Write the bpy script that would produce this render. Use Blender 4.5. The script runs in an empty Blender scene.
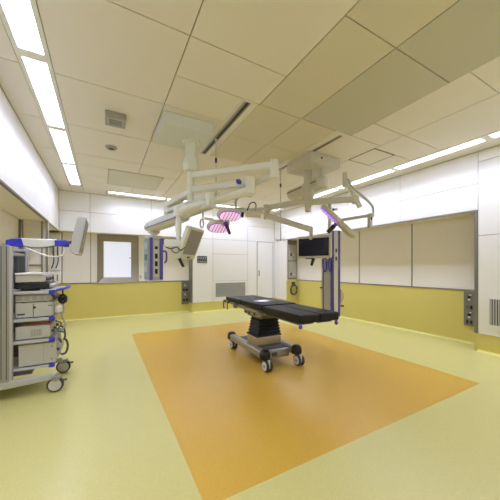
import bpy, bmesh, math, random
from mathutils import Vector, Matrix

S = bpy.context.scene
COL = S.collection
# ------------------------------------------------------------------ camera, world, exposure
cam_d = bpy.data.cameras.new('camera')
cam_d.sensor_width = 36.0
cam_d.lens = 267 / 500 * 36
cam_d.shift_y = 0.036
cam_d.clip_start = 0.05
cam = bpy.data.objects.new('camera', cam_d)
COL.objects.link(cam)
YAW = math.atan2(147, 267)
cam.location = (0, 0, 1.25)
cam.rotation_euler = (math.radians(90), 0, -YAW)
S.camera = cam
S.view_settings.view_transform = 'Standard'
S.view_settings.look = 'None'
S.view_settings.gamma = 1.0
S.view_settings.use_curve_mapping = False
S.view_settings.exposure = 0.0
w = bpy.data.worlds.new('world')
S.world = w
w.use_nodes = True
w.node_tree.nodes['Background'].inputs[0].default_value = (0.9, 0.9, 1.0, 1)
w.node_tree.nodes['Background'].inputs[1].default_value = 0.3
S.cycles.use_denoising = True
S.cycles.max_bounces = 10
S.cycles.diffuse_bounces = 6
S.cycles.sample_clamp_indirect = 6.0
LIGHT_POWER = 6.0            # radiance of the fluorescent diffusers

LAMP_WATT = 12.6

FW = Vector((math.sin(YAW), math.cos(YAW), 0))
RT = Vector((math.cos(YAW), -math.sin(YAW), 0))

# ------------------------------------------------------------------ materials
def srgb(c):
    out = []
    for v in c:
        v /= 255.0
        out.append(v / 12.92 if v <= 0.04045 else ((v + 0.055) / 1.055) ** 2.4)
    return (*out, 1)

def mat(name, rgb, rough=0.5, metal=0.0, spec=0.5, emit=None, power=0.0, var=0.03, scale=30.0, bump=0.0, coat=0.0):
    m = bpy.data.materials.new(name)
    m.use_nodes = True
    nt = m.node_tree
    b = nt.nodes['Principled BSDF']
    b.inputs['Roughness'].default_value = rough
    b.inputs['Metallic'].default_value = metal
    b.inputs['Specular IOR Level'].default_value = spec
    b.inputs['Coat Weight'].default_value = coat
    col = srgb(rgb)
    tc = nt.nodes.new('ShaderNodeTexCoord')
    nz = nt.nodes.new('ShaderNodeTexNoise')
    nz.inputs['Scale'].default_value = scale
    nz.inputs['Detail'].default_value = 3
    mx = nt.nodes.new('ShaderNodeMix')
    mx.data_type = 'RGBA'
    mx.inputs[6].default_value = tuple(min(1, c * (1 - var)) for c in col[:3]) + (1,)
    mx.inputs[7].default_value = tuple(min(1, c * (1 + var)) for c in col[:3]) + (1,)
    nt.links.new(tc.outputs['Object'], nz.inputs['Vector'])
    nt.links.new(nz.outputs['Fac'], mx.inputs[0])
    nt.links.new(mx.outputs[2], b.inputs['Base Color'])
    if bump:
        bp = nt.nodes.new('ShaderNodeBump')
        bp.inputs['Strength'].default_value = bump
        bp.inputs['Distance'].default_value = 0.002
        nt.links.new(nz.outputs['Fac'], bp.inputs['Height'])
        nt.links.new(bp.outputs['Normal'], b.inputs['Normal'])
    if emit:
        b.inputs['Emission Color'].default_value = srgb(emit)
        b.inputs['Emission Strength'].default_value = power
    return m

def speckled(name, rgb, rgb2, rough, scale=220):
    m = mat(name, rgb, rough)
    nt = m.node_tree
    mx = [n for n in nt.nodes if n.type == 'MIX'][0]
    nz = [n for n in nt.nodes if n.type == 'TEX_NOISE'][0]
    nz.inputs['Scale'].default_value = scale
    rp = nt.nodes.new('ShaderNodeValToRGB')
    rp.color_ramp.elements[0].position = 0.38
    rp.color_ramp.elements[1].position = 0.62
    nt.links.new(nz.outputs['Fac'], rp.inputs[0])
    nt.links.new(rp.outputs[0], mx.inputs[0])
    mx.inputs[6].default_value = srgb(rgb)
    mx.inputs[7].default_value = srgb(rgb2)
    return m

def grid_mat(name, rgb, dark, scale):
    """perforated sheet: small round holes on a square grid"""
    m = mat(name, rgb, 0.6)
    nt = m.node_tree
    mx = [n for n in nt.nodes if n.type == 'MIX'][0]
    vo = nt.nodes.new('ShaderNodeTexVoronoi')
    vo.inputs['Scale'].default_value = scale
    vo.inputs['Randomness'].default_value = 0
    rp = nt.nodes.new('ShaderNodeValToRGB')
    rp.color_ramp.elements[0].position = 0.25
    rp.color_ramp.elements[0].color = (1, 1, 1, 1)
    rp.color_ramp.elements[1].position = 0.35
    rp.color_ramp.elements[1].color = (0, 0, 0, 1)
    tc = [n for n in nt.nodes if n.type == 'TEX_COORD'][0]
    nt.links.new(tc.outputs['Object'], vo.inputs['Vector'])
    nt.links.new(vo.outputs['Distance'], rp.inputs[0])
    nt.links.new(rp.outputs[0], mx.inputs[0])
    mx.inputs[6].default_value = srgb(rgb)
    mx.inputs[7].default_value = srgb(dark)
    return m

M = dict(
    wall=mat('white enamelled wall panel', (238, 236, 232), 0.3, var=0.01),
    wall_low=mat('cream wall panel', (236, 230, 222), 0.4, var=0.01),
    joint=mat('panel joint sealant', (165, 160, 150), 0.7),
    ceil=mat('cream ceiling tile', (228, 222, 210), 0.55, var=0.012),
    ceil_joint=mat('ceiling joint', (148, 136, 114), 0.8),
    filt=grid_mat('perforated filter screen', (214, 206, 184), (198, 188, 164), 90),
    filt2=grid_mat('greyer perforated filter screen', (196, 192, 174), (180, 176, 156), 90),
    yellow=speckled('mustard vinyl wainscot', (210, 196, 108), (220, 206, 118), 0.45, 120),
    floor=speckled('yellow green vinyl floor', (197, 189, 118), (207, 199, 128), 0.32),
    mat_=speckled('orange vinyl floor', (200, 159, 60), (210, 169, 70), 0.32),
    cove=mat('coved vinyl edge', (222, 214, 120), 0.4),
    satin=mat('satin steel window frame', (158, 150, 134), 0.5, 0.5, var=.04, scale=8),
    mauve=mat('mauve lens rib', (170, 120, 180), 0.4),
    midgrey=mat('mid blue grey enamel', (120, 124, 130), 0.5),
    steel=mat('brushed stainless steel', (160, 156, 146), 0.38, 0.7, var=0.05),
    dsteel=mat('dull dark steel trim', (128, 125, 116), 0.5, 0.25),
    goldsteel=mat('warm satin steel', (190, 172, 138), 0.4, 0.7),
    white=mat('white powder coat', (226, 226, 216), 0.4),
    offw=mat('pale grey green enamel', (212, 214, 206), 0.45),
    beigeg=mat('beige grey enamel', (204, 200, 184), 0.45),
    grey=mat('warm grey cart enamel', (158, 156, 146), 0.5),
    lgrey=mat('light grey plastic', (186, 186, 182), 0.5),
    dgrey=mat('dark grey plastic', (70, 72, 76), 0.5),
    black=mat('black plastic', (22, 22, 24), 0.45),
    pad=mat('black table pad', (24, 24, 29), 0.42, spec=0.25, bump=0.15, scale=200),
    rubber=mat('black rubber bellows', (16, 16, 20), 0.6),
    blue=mat('royal blue plastic', (52, 58, 190), 0.4),
    stripe=mat('violet blue stripe', (92, 86, 178), 0.4),
    purple=mat('purple plastic', (110, 70, 200), 0.4),
    green=mat('green outlet', (78, 112, 92), 0.5),
    teal=mat('teal grey facet', (140, 152, 158), 0.4),
    device=mat('beige device housing', (190, 188, 180), 0.5),
    device2=mat('grey beige device housing', (176, 174, 160), 0.5),
    screen=mat('dark glossy screen', (14, 18, 48), 0.22),
    gscreen=mat('switched off grey screen', (150, 148, 152), 0.3),
    tyre=mat('dark grey tyre', (58, 56, 56), 0.6),
    hub=mat('pale wheel hub', (204, 202, 200), 0.5),
    red=mat('red cable', (190, 60, 40), 0.5),
    lamp=mat('fluorescent diffuser', (250, 250, 250), 0.5, emit=(208, 217, 255), power=LIGHT_POWER),
    window=mat('lit frosted window pane', (150, 152, 160), 0.4, emit=(240, 242, 255), power=.72),
    pink=mat('pink white lit light lens', (230, 190, 230), 0.4, emit=(240, 196, 236), power=0.7),
    violet=mat('violet lit light rim', (130, 80, 210), 0.35, emit=(130, 70, 230), power=0.45),
    lilac=mat('lilac lit light lens', (190, 160, 230), 0.35, emit=(170, 120, 245), power=0.9),
)

# ------------------------------------------------------------------ mesh building
class MB:
    def __init__(self, xf=None):
        self.v, self.f, self.mi = [], [], []
        self.xf = xf or Matrix.Identity(4)
        self.cur = 0
    def add(self, vs, fs):
        n = len(self.v)
        self.v += [self.xf @ Vector(p) for p in vs]
        self.f += [tuple(i + n for i in f) for f in fs]
        self.mi += [self.cur] * len(fs)
        return self
    def box(self, a, b):
        (x0, y0, z0), (x1, y1, z1) = a, b
        x0, x1 = sorted((x0, x1)); y0, y1 = sorted((y0, y1)); z0, z1 = sorted((z0, z1))
        return self.add([(x0,y0,z0),(x1,y0,z0),(x1,y1,z0),(x0,y1,z0),(x0,y0,z1),(x1,y0,z1),(x1,y1,z1),(x0,y1,z1)],
                        [(0,3,2,1),(4,5,6,7),(0,1,5,4),(1,2,6,5),(2,3,7,6),(3,0,4,7)])
    def cbox(self, c, s):
        return self.box([c[i] - s[i] / 2 for i in range(3)], [c[i] + s[i] / 2 for i in range(3)])
    def frame(self, p0, p1, up=Vector((0, 0, 1))):
        p0, p1 = Vector(p0), Vector(p1)
        d = (p1 - p0).normalized()
        if abs(d.dot(up)) > 0.98: up = Vector((0, 1, 0))
        s = d.cross(up).normalized()
        return d, s, s.cross(d).normalized()
    def bar(self, p0, p1, w_, h_, w1=None, h1=None, up=Vector((0, 0, 1)), ch=0.0):
        """bar of rectangular (chamfered) section between two points"""
        w1 = w_ if w1 is None else w1; h1 = h_ if h1 is None else h1
        d, s, u = self.frame(p0, p1, up)
        vs = []
        def sec(W, H):
            c = ch * min(W, H)
            W /= 2; H /= 2
            return [(-W+c,-H),(W-c,-H),(W,-H+c),(W,H-c),(W-c,H),(-W+c,H),(-W,H-c),(-W,-H+c)] if ch else [(-W,-H),(W,-H),(W,H),(-W,H)]
        for p, W, H in ((Vector(p0), w_, h_), (Vector(p1), w1, h1)):
            vs += [p + s * a + u * b for a, b in sec(W, H)]
        n = len(vs) // 2
        fs = [tuple(range(n))[::-1], tuple(range(n, 2*n))] + [(i, (i+1) % n, n + (i+1) % n, n + i) for i in range(n)]
        return self.add(vs, fs)
    def cyl(self, p0, p1, r0, r1=None, n=24):
        r1 = r0 if r1 is None else r1
        d, s, u = self.frame(p0, p1)
        vs = []
        for p, r in ((Vector(p0), r0), (Vector(p1), r1)):
            vs += [p + (s * math.cos(t) + u * math.sin(t)) * r for t in (2*math.pi*k/n for k in range(n))]
        fs = [tuple(range(n))[::-1], tuple(range(n, 2*n))] + [(i, (i+1) % n, n + (i+1) % n, n + i) for i in range(n)]
        return self.add(vs, fs)
    def lathe(self, c, prof, n=28):
        """profile of (radius, z) about the vertical through c"""
        vs, fs = [], []
        for r, z in prof:
            vs += [(c[0] + r*math.cos(2*math.pi*k/n), c[1] + r*math.sin(2*math.pi*k/n), z) for k in range(n)]
        m = len(prof)
        for j in range(m - 1):
            fs += [(j*n+i, j*n+(i+1) % n, (j+1)*n+(i+1) % n, (j+1)*n+i) for i in range(n)]
        fs += [tuple(range(n))[::-1], tuple(range((m-1)*n, m*n))]
        return self.add(vs, fs)
    def prism(self, poly, axis, a, b):
        """polygon in the two other axes, extruded from a to b along axis (0,1,2)"""
        vs = []
        for t in (a, b):
            for p, q in poly:
                vs.append({0: (t, p, q), 1: (p, t, q), 2: (p, q, t)}[axis])
        n = len(poly)
        return self.add(vs, [tuple(range(n))[::-1], tuple(range(n, 2*n))] + [(i, (i+1) % n, n+(i+1) % n, n+i) for i in range(n)])
    def tube(self, pts, r, n=10, sub=6):
        P = [Vector(p) for p in pts]
        if sub > 1 and len(P) > 2:
            Q = []
            E = [P[0]*2 - P[1]] + P + [P[-1]*2 - P[-2]]
            for i in range(1, len(E) - 2):
                for k in range(sub):
                    t = k / sub
                    a, b, c, d = E[i-1], E[i], E[i+1], E[i+2]
                    Q.append(0.5 * ((2*b) + (c-a)*t + (2*a-5*b+4*c-d)*t*t + (3*b-a-3*c+d)*t**3))
            Q.append(P[-1]); P = Q
        vs, fs = [], []
        s = None
        for i, p in enumerate(P):
            d = (P[min(i+1, len(P)-1)] - P[max(i-1, 0)]).normalized()
            if s is None:
                s = d.orthogonal().normalized()
            s = (s - d * s.dot(d)).normalized()
            u = d.cross(s)
            vs += [p + (s*math.cos(2*math.pi*k/n) + u*math.sin(2*math.pi*k/n)) * r for k in range(n)]
        for j in range(len(P) - 1):
            fs += [(j*n+i, j*n+(i+1) % n, (j+1)*n+(i+1) % n, (j+1)*n+i) for i in range(n)]
        fs += [tuple(range(n))[::-1], tuple(range((len(P)-1)*n, len(P)*n))]
        return self.add(vs, fs)
    def build(self, name, material, parent=None, bevel=0.0, seg=2, label=None):
        me = bpy.data.meshes.new(name)
        lo = Vector([min(v[i] for v in self.v) for i in range(3)])
        hi = Vector([max(v[i] for v in self.v) for i in range(3)])
        c = (lo + hi) / 2
        me.from_pydata([v - c for v in self.v], [], self.f)
        mats = material if isinstance(material, (list, tuple)) else [material]
        for m in mats: me.materials.append(m)
        for p, i in zip(me.polygons, self.mi): p.material_index = i
        bm = bmesh.new(); bm.from_mesh(me)
        bmesh.ops.recalc_face_normals(bm, faces=bm.faces)
        bm.to_mesh(me); bm.free()
        me.polygons.foreach_set('use_smooth', [True] * len(me.polygons))
        me.set_sharp_from_angle(angle=math.radians(35))
        o = bpy.data.objects.new(name, me)
        COL.objects.link(o)
        off = Vector((0, 0, 0)); p = parent
        while p: off += p.location; p = p.parent
        o.parent = parent
        o.location = c - off
        if bevel:
            b = o.modifiers.new('bevel', 'BEVEL')
            b.width = bevel; b.segments = seg; b.limit_method = 'ANGLE'; b.angle_limit = math.radians(40)
        if label: o['label'] = label
        return o

def tag(o, label, cat, group=None):
    o['label'] = label; o['category'] = cat
    if group: o['group'] = group
    return o
def thing(name, loc, label, cat, group=None):
    o = bpy.data.objects.new(name, None)
    o.empty_display_size = 0.1
    COL.objects.link(o); o.location = loc
    return tag(o, label, cat, group)
def struct(o):
    o['kind'] = 'structure'; return o
def sroot(name, loc=(0, 0, 0)):
    o = bpy.data.objects.new(name, None); COL.objects.link(o); o.location = loc
    return struct(o)

H = 3.0
XL, XR, YB, YF = -0.865, 4.93, 7.3, -2.6
XL2, XR2, YB2 = -1.265, 5.33, 7.6
ZS, ZW = 2.09, 0.87
G = 0.004

# ------------------------------------------------------------------ floor (orange field laid flush in the yellow green)
mb = MB()
xs = [-1.4, 0.47, 3.58, 5.5]; ys = [YF - .1, 1.33, 5.49, 7.8]
for i in range(3):
    for j in range(3):
        mb.cur = 1 if i == 1 and j == 1 else 0
        mb.add([(xs[i], ys[j], 0), (xs[i+1], ys[j], 0), (xs[i+1], ys[j+1], 0), (xs[i], ys[j+1], 0)], [(0, 1, 2, 3)])
mb.cur = 0
mb.box((xs[0], ys[0], -0.15), (xs[3], ys[3], -0.01))
struct(mb.build('floor', [M['floor'], M['mat_']]))

# ------------------------------------------------------------------ ceiling
croot = sroot('ceiling', (2, 2.4, H))
MB().box((-1.4, YF - .1, H + .012), (5.5, 7.8, H + .2)).build('backing', M['ceil_joint'], croot)
def tiles(rects, m, name, z0=0.0):
    b = MB()
    g = 0.0045
    for x0, x1, y0, y1 in rects:
        b.box((x0 + g, y0 + g, H + z0), (x1 - g, y1 - g, H + .013))
    return b.build(name, m, croot)
RY = [YF, -1.85, -0.9, 0.05, 1.0, 1.98, 2.945, 3.9, 4.83, 5.86, 6.8, YB]
R = []
for a, b in zip(RY[:-1], RY[1:]):
    R.append((XL, -0.625, a, b))                      # beside the left wall
    if a < 5.8 or a > 6.2:
        R.append((-0.385, 0.575, a, b) if not (5.3 < a < 6.3) else (-0.385, 0.085, a, b))
# strip between the left lamps and the central field
R = [r for r in R if not (r[0] == -0.385 and r[2] > 4.8)]
R += [(-0.385, 0.575, 4.83, 5.33), (-0.385, 0.085, 5.33, 5.86), (-0.385, 0.085, 5.86, 6.295), (-0.385, 0.575, 6.295, 6.84)]
R += [(-0.385, 0.07, 6.84, 7.3), (0.07, 4.05, 7.07, YB)]
for a, b in zip(RY[:-1], RY[1:]):
    if b <= 1.99: R.append((0.575, 1.47, a, b))
R += [(0.575, 1.47, 1.98, 2.45), (0.575, 1.28, 2.45, 2.945), (0.575, 1.28, 2.945, 3.9), (0.575, 1.28, 3.9, 4.83), (0.575, 1.28, 4.83, 5.33),
      (1.035, 1.28, 5.33, 6.295), (0.575, 1.28, 6.295, 6.84)]
# central field beyond the filter screens
for a, b in ((3.95, 4.83), (4.83, 5.86), (5.86, 6.84)):
    R += [(1.28, 2.04, a, b), (2.04, 2.87, a, b), (2.87, 3.48, a, b)]
R += [(2.79, 3.48, 2.45, 3.2), (2.79, 3.48, 3.2, 3.95), (2.87, 3.48, 2.11, 2.45), (2.87, 3.48, 1.14, 2.11), (2.87, 3.48, 0.2, 1.14)]
for a, b in ((YF, -1.7), (-1.7, -0.75), (-0.75, 0.2)):
    R += [(1.47, 2.04, a, b), (2.04, 2.87, a, b), (2.87, 3.48, a, b)]
# right hand columns
for a, b in ((YF, -1.7), (-1.7, -0.75), (-0.75, 0.2), (0.2, 1.14), (1.14, 2.11), (2.11, 2.54), (3.02, 4.0), (4.0, 4.95), (4.95, 5.9), (5.9, 6.84)):
    R.append((3.48, 4.41, a, b))
R += [(3.965, 4.41, 2.54, 3.02), (4.05, XR, 6.84, 7.3)]
for a in range(8):
    R.append((4.65, XR, YF + a * 1.3, min(6.84, YF + a * 1.3 + 1.3)))
R += [(-0.625, -0.385, 6.70, YB)]
tiles(R, M['ceil'], 'tile_field')
tiles([(1.47, 2.04, 1.3, 2.45), (1.47, 2.04, 0.2, 1.3), (1.455, 2.035, 2.45, 3.2), (2.035, 2.615, 2.45, 3.2), (1.455, 2.035, 3.2, 3.95), (2.035, 2.615, 3.2, 3.95)],
      M['filt'], 'filter_screen', -0.002)
tiles([(2.04, 2.87, 1.3, 2.45), (2.04, 2.87, 0.2, 1.3)], M['filt2'], 'filter_screen', -0.002)
# slim rails closing the gaps beside the curtain tracks
b = MB()
b.box((1.28, 2.45, H - .002), (1.298, 3.95, H + .012)).box((1.382, 2.45, H - .002), (1.455, 3.95, H + .012)).box((1.298, 2.45, H - .002), (1.382, 2.48, H + .012)).box((1.298, 3.93, H - .002), (1.382, 3.95, H + .012))
b.box((2.615, 2.45, H - .002), (2.725, 3.95, H + .012)).box((2.785, 2.48, H - .002), (2.79, 3.95, H + .012)).box((2.725, 2.45, H - .002), (2.79, 2.51, H + .012)).box((2.725, 3.91, H - .002), (2.785, 3.95, H + .012))
b.build('track_surround', M['ceil'], croot)

# ------------------------------------------------------------------ ceiling lights
def ceiling_light(x0, x1, y0, y1, label, group, ff=0.028):
    t = thing('ceiling_light', ((x0 + x1) / 2, (y0 + y1) / 2, H), label, 'ceiling light', group)
    f = MB()
    e = 0.034
    z0, z1 = H - .004, H + .03
    f.box((x0, y0, z0), (x0 + e, y1, z1)).box((x1 - e, y0, z0), (x1, y1, z1))
    f.box((x0 + e, y0, z0), (x1 - e, y0 + ff, z1)).box((x0 + e, y1 - ff, z0), (x1 - e, y1, z1))
    f.build('frame', M['white'], t)
    MB().box((x0 + e, y0 + ff, H + .002), (x1 - e, y1 - ff, H + .02)).build('diffuser', M['lamp'], t)
    # the prismatic diffuser throws part of its light downwards
    ad = bpy.data.lights.new('lamp_light', 'AREA')
    ad.shape = 'RECTANGLE'; ad.size = x1 - x0 - 2*e; ad.size_y = y1 - y0 - 2*ff
    ad.energy = LAMP_WATT * (ad.size * ad.size_y) / .24; ad.spread = math.radians(125); ad.color = (.785, .85, 1.14)
    ao = bpy.data.objects.new('lamp_light', ad); COL.objects.link(ao)
    ao.parent = t; ao.location = (0, 0, -.001)
o1 = ['last of the left hand lamp row, ending near the back wall', 'second lamp from the back wall in the left hand row',
      'third lamp from the back wall in the left hand row', 'fourth lamp from the back wall in the left hand row',
      'fifth lamp from the back wall in the left hand row', 'sixth lamp from the back wall in the left hand row', 'seventh lamp from the back wall in the left hand row']
for k, s in enumerate(o1):
    y1 = 6.70 - k * 1.305
    ceiling_light(-0.623, -0.387, y1 - 1.305, y1, 'long ceiling light, ' + s, 'lamp row along the left wall', 0.05)
o2 = ['farthest lamp of the row along the right wall', 'second lamp from the back in the row along the right wall', 'third lamp from the back in the row along the right wall',
      'fourth lamp from the back in the row along the right wall', 'fifth lamp from the back in the row along the right wall',
      'sixth lamp from the back in the right wall row', 'seventh lamp from the back in the right wall row']
for k, s in enumerate(o2):
    y1 = 6.84 - k * 1.308
    ceiling_light(4.412, 4.648, y1 - 1.308, y1, 'long ceiling light, ' + s, 'lamp row along the right wall', 0.045)
for k, s in enumerate(['first of the back wall row, nearest the lit window', 'second of the back wall row, behind the white pendant arms',
                       'third of the back wall row, nearest the back door']):
    ceiling_light(0.08 + k * 1.325, 0.08 + (k + 1) * 1.325, 6.845, 7.065, 'slim recessed ceiling light, ' + s, 'lamp row along the back wall', 0.035)

for k, s_ in enumerate(['left', 'middle', 'right']):  # extra lamps behind the camera, added to even out the room light
    ceiling_light(0.08 + k * 1.325, 0.08 + (k + 1) * 1.325, -2.3, -2.08, 'added fill light, %s one of the unseen row along the front wall' % s_, 'added fill lights along the front wall', 0.035)

# ------------------------------------------------------------------ walls
def panels(us, zs, plane, pos, d, m, name, parent, gap=G, z_by=None):
    """grid of wall panels; plane 'x' or 'y', front face at pos, thickness d (signed, away from room)"""
    b = MB()
    for u0, u1 in zip(us[:-1], us[1:]):
        for z0, z1 in zip(zs[:-1], zs[1:]):
            if plane == 'y': b.box((u0 + gap, pos, z0 + gap), (u1 - gap, pos + d, z1 - gap))
            else: b.box((pos, u0 + gap, z0 + gap), (pos + d, u1 - gap, z1 - gap))
    return b.build(name, m, parent, bevel=0.0015, seg=1)
def backing(a, b_, parent, m='joint', name='backing'):
    return MB().box(a, b_).build(name, M[m], parent)

# back wall
wb = sroot('wall_back', (2, YB2, 0))
backing((XL2 - .1, YB + .012, ZS + .003), (XR + .5, YB + .1, H), wb)
panels([XL, -0.267, 1.1, 2.17, 2.79, 3.94, XR], [ZS, 2.555, H], 'y', YB, .015, M['wall'], 'upper_panel', wb)
MB().box((XL2, YB + .02, ZS), (2.17, YB2, ZS + .03)).build('soffit', M['wall_low'], wb)
for a_, b_ in (((XL2 - .1, 0), (-.10, ZS + .1)), ((.80, 0), (2.3, ZS + .1)), ((-.10, 0), (.80, .93)), ((-.10, 2.03), (.80, ZS + .1))):
    backing((a_[0], YB2 + .012, a_[1]), (b_[0], YB2 + .12, b_[1]), wb)
panels([XL2, -0.84, -0.27], [ZW + .02, ZS], 'y', YB2, .015, M['wall_low'], 'lower_panel', wb, gap=.003)
panels([-0.255, -0.115], [ZW + .02, ZS], 'y', YB2, .015, M['wall_low'], 'lower_panel', wb, gap=.001)
panels([0.815, 0.98, 2.17], [ZW + .02, ZS], 'y', YB2, .015, M['wall_low'], 'lower_panel', wb, gap=.002)
MB().box((XL2, YB2, 0), (2.17, YB2 + .015, ZW)).build('wainscot', M['yellow'], wb)
MB().box((XL2, YB2 - .012, ZW), (2.17, YB2 + .015, ZW + .02)).build('dado_rail', M['dsteel'], wb, bevel=.003)
MB().box((XL2, YB2 - .004, ZW + .02), (XL2 + .02, YB2 + .01, ZS)).box((-0.85, YB2 - .004, ZW + .02), (-0.83, YB2 + .01, ZS)).build('steel_strip', M['dsteel'], wb)
# middle block
backing((2.17 + .015, YB + .012, 0), (XR + .5, YB + .3, ZS + .2), wb)
panels([2.19, 2.79], [.27, ZS], 'y', YB, .015, M['wall'], 'block_panel', wb)
panels([2.79, 3.94], [.27, .87, 1.66, ZS], 'y', YB, .015, M['wall'], 'block_panel', wb)
panels([3.94, 4.27], [.27, ZS], 'y', YB, .015, M['wall'], 'block_panel', wb)
panels([4.88, XR], [.27, ZS], 'y', YB, .015, M['wall'], 'block_panel', wb)
MB().box((2.19, YB + .004, 0), (XR, YB + .02, .27)).build('wainscot', M['yellow'], wb)
MB().box((2.17, YB + .0, .27), (2.19, YB2, ZS)).build('steel_jamb', M['dsteel'], wb)
MB().box((2.17, YB + .0, 0), (2.19, YB2, .27)).build('wainscot', M['yellow'], wb)
MB().box((XL, YB - .006, ZS - .012), (2.17, YB + .03, ZS + .004)).build('edge_trim', M['goldsteel'], wb)

# left wall
wl = sroot('wall_left', (XL2, 2, 0))
backing((XL - .1, YF, ZS + .025), (XL - .012, YB2, H), wl)
panels([YF, -1.4, 0.2, 1.9, 3.4, 4.9, 6.1, YB], [ZS + .003, 2.555, H], 'x', XL, -.015, M['wall'], 'upper_panel', wl)
MB().box((XL2 - .02, YF, ZS), (XL - .02, YB2, ZS + .03)).build('soffit', M['wall_low'], wl)
MB().box((XL - .03, YF, ZS - .012), (XL + .006, 5.96, ZS + .012)).build('edge_trim', M['dsteel'], wl)
MB().box((XL - .03, 5.96, ZS - .008), (XL + .004, YB, ZS + .006)).build('edge_trim', M['goldsteel'], wl)
backing((XL2 - .1, YF, 0), (XL2 - .012, YB2, ZS + .1), wl)
panels([YF, -1.2, 0.3, 1.7, 3.07, 4.4, 5.9], [ZW + .02, ZS], 'x', XL2, -.015, M['wall_low'], 'lower_panel', wl)
panels([6.08, YB2], [ZW + .02, ZS], 'x', XL2, -.015, M['wall_low'], 'lower_panel', wl)
MB().box((XL2, YF, 0), (XL2 - .015, YB2, ZW)).build('wainscot', M['yellow'], wl)
MB().box((XL2 + .01, YF, ZW), (XL2 - .015, YB2, ZW + .02)).build('dado_rail', M['dsteel'], wl)
# projecting jamb with a framed panel closing the left niche
b = MB().box((XL2, 5.965, 0), (XL, 6.07, ZW)); b.build('wainscot', M['yellow'], wl)
MB().box((XL2, 5.97, ZW), (XL, 6.06, ZS)).build('end_panel', M['wall_low'], wl)
b = MB()
for x0, x1 in ((XL2, XL2 + .022), (XL2 + .04, XL2 + .055), (XL - .10, XL - .075), (XL - .035, XL + .004)):
    b.box((x0, 5.945, ZW), (x1, 5.975, ZS - .012))
b.box((XL2 + .055, 5.95, 1.28), (XL - .1, 5.975, 1.315)).box((XL2, 5.95, ZW), (XL, 5.975, ZW + .02))
b.build('steel_frame', M['steel'], wl)

# right wall
wr = sroot('wall_right', (XR2, 2, 0))
Y1, Y2 = 1.905, 6.62
backing((XR + .012, YF, ZS + .03), (XR + .1, YB, H), wr)
panels([YF, -1.2], [ZS + .035, 2.52, H], 'x', XR, .015, M['wall'], 'upper_panel', wr)
panels([1.86, 3.06, 4.3, 5.5, Y2, YB], [ZS + .035, 2.52, H], 'x', XR, .015, M['wall'], 'upper_panel', wr)
MB().box((XR + .02, Y1, ZS + .03), (XR2 + .02, Y2, ZS + .06)).build('soffit', M['wall_low'], wr)
MB().box((XR - .006, Y1, ZS + .016), (XR + .03, Y2, ZS + .04)).build('edge_trim', M['steel'], wr)
backing((XR2 + .012, YF, 0), (XR2 + .1, YB, ZS + .1), wr)
panels([1.9, 3.067, 4.3, 5.5, Y2], [ZW + .02, ZS + .03], 'x', XR2, .015, M['wall_low'], 'lower_panel', wr, gap=.002)
b = MB()
for y in (3.067, 4.3, 5.5): b.box((XR2 - .006, y - .013, ZW + .02), (XR2 + .01, y + .013, ZS + .03))
b.build('steel_strip', M['steel'], wr)
MB().box((XR2, 1.9, 0), (XR2 + .015, Y2, ZW)).build('wainscot', M['yellow'], wr)
MB().box((XR2 - .01, 1.9, ZW), (XR2 + .015, Y2, ZW + .02)).build('dado_rail', M['steel'], wr)
# near block
MB().box((XR, Y1 - .04, .27), (XR2 + .02, Y1, ZS + .03)).build('steel_jamb', M['dsteel'], wr)
MB().box((XR + .004, Y1 - .04, 0), (XR2 + .02, Y1, .27)).build('wainscot', M['yellow'], wr)
backing((XR + .012, YF, .27), (XR + .1, Y1 - .04, ZS + .1), wr)
panels([-1.2, .3, 1.86], [.265, 1.735, 2.84, H], 'x', XR, .015, M['wall'], 'block_panel', wr)
panels([YF, -1.2], [.265, ZS + .035], 'x', XR, .015, M['wall'], 'block_panel', wr)
MB().box((XR + .006, YF, 0), (XR + .02, Y1 - .04, .265)).build('wainscot', M['yellow'], wr)
# far block, from the recess to the back corner
backing((XR + .012, Y2 + .02, .27), (XR + .1, YB, ZS + .1), wr)
panels([Y2 + .015, 6.98, YB], [.27, ZS + .035], 'x', XR, .015, M['wall'], 'block_panel', wr, gap=.002)
MB().box((XR + .006, Y2, 0), (XR + .02, YB, .27)).build('wainscot', M['yellow'], wr)
MB().box((XR, Y2, ZW), (XR2 + .02, Y2 + .02, ZS + .03)).build('jamb', M['wall_low'], wr)
MB().box((XR, Y2, 0), (XR2 + .02, Y2 + .02, ZW)).build('wainscot', M['yellow'], wr)

# wall behind the camera
wf = sroot('wall_front', (2, YF, 0))
backing((-1.4, YF - .1, 0), (5.5, YF - .012, H), wf)
panels([XL2, 0, 1.3, 2.6, 3.9, XR], [.9, ZS, H], 'y', YF, -.015, M['wall'], 'upper_panel', wf)
MB().box((XL2, YF - .015, 0), (XR2, YF, .9)).build('wainscot', M['yellow'], wf)

# coved floor edges
def cove(pts, name):
    """quarter-round strip along a run; pts = (x, y, nx, ny) with the normal into the room"""
    r = 0.035
    (x0, y0), (x1, y1), (nx, ny) = pts
    vs, n = [], 5
    for x, y in ((x0, y0), (x1, y1)):
        vs.append((x, y, 0.0005))
        for k in range(n + 1):
            a = math.pi / 2 * k / n
            vs.append((x + nx * r * (1 - math.sin(a)), y + ny * r * (1 - math.sin(a)), r * (1 - math.cos(a)) + .001))
    m = n + 2
    b = MB().add(vs, [tuple(range(m))[::-1], tuple(range(m, 2*m))] + [(i, (i+1) % m, m + (i+1) % m, m + i) for i in range(m)])
    return struct(b.build(name, M['cove']))
cove(((XL2, YB2), (2.17, YB2), (0, -1)), 'baseboard_back')
cove(((2.19, YB + .004), (XR, YB + .004), (0, -1)), 'baseboard_back')
cove(((XR2, Y1), (XR2, Y2), (-1, 0)), 'baseboard_right')
cove(((XR + .006, YF), (XR + .006, Y1 - .04), (-1, 0)), 'baseboard_right')
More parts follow.
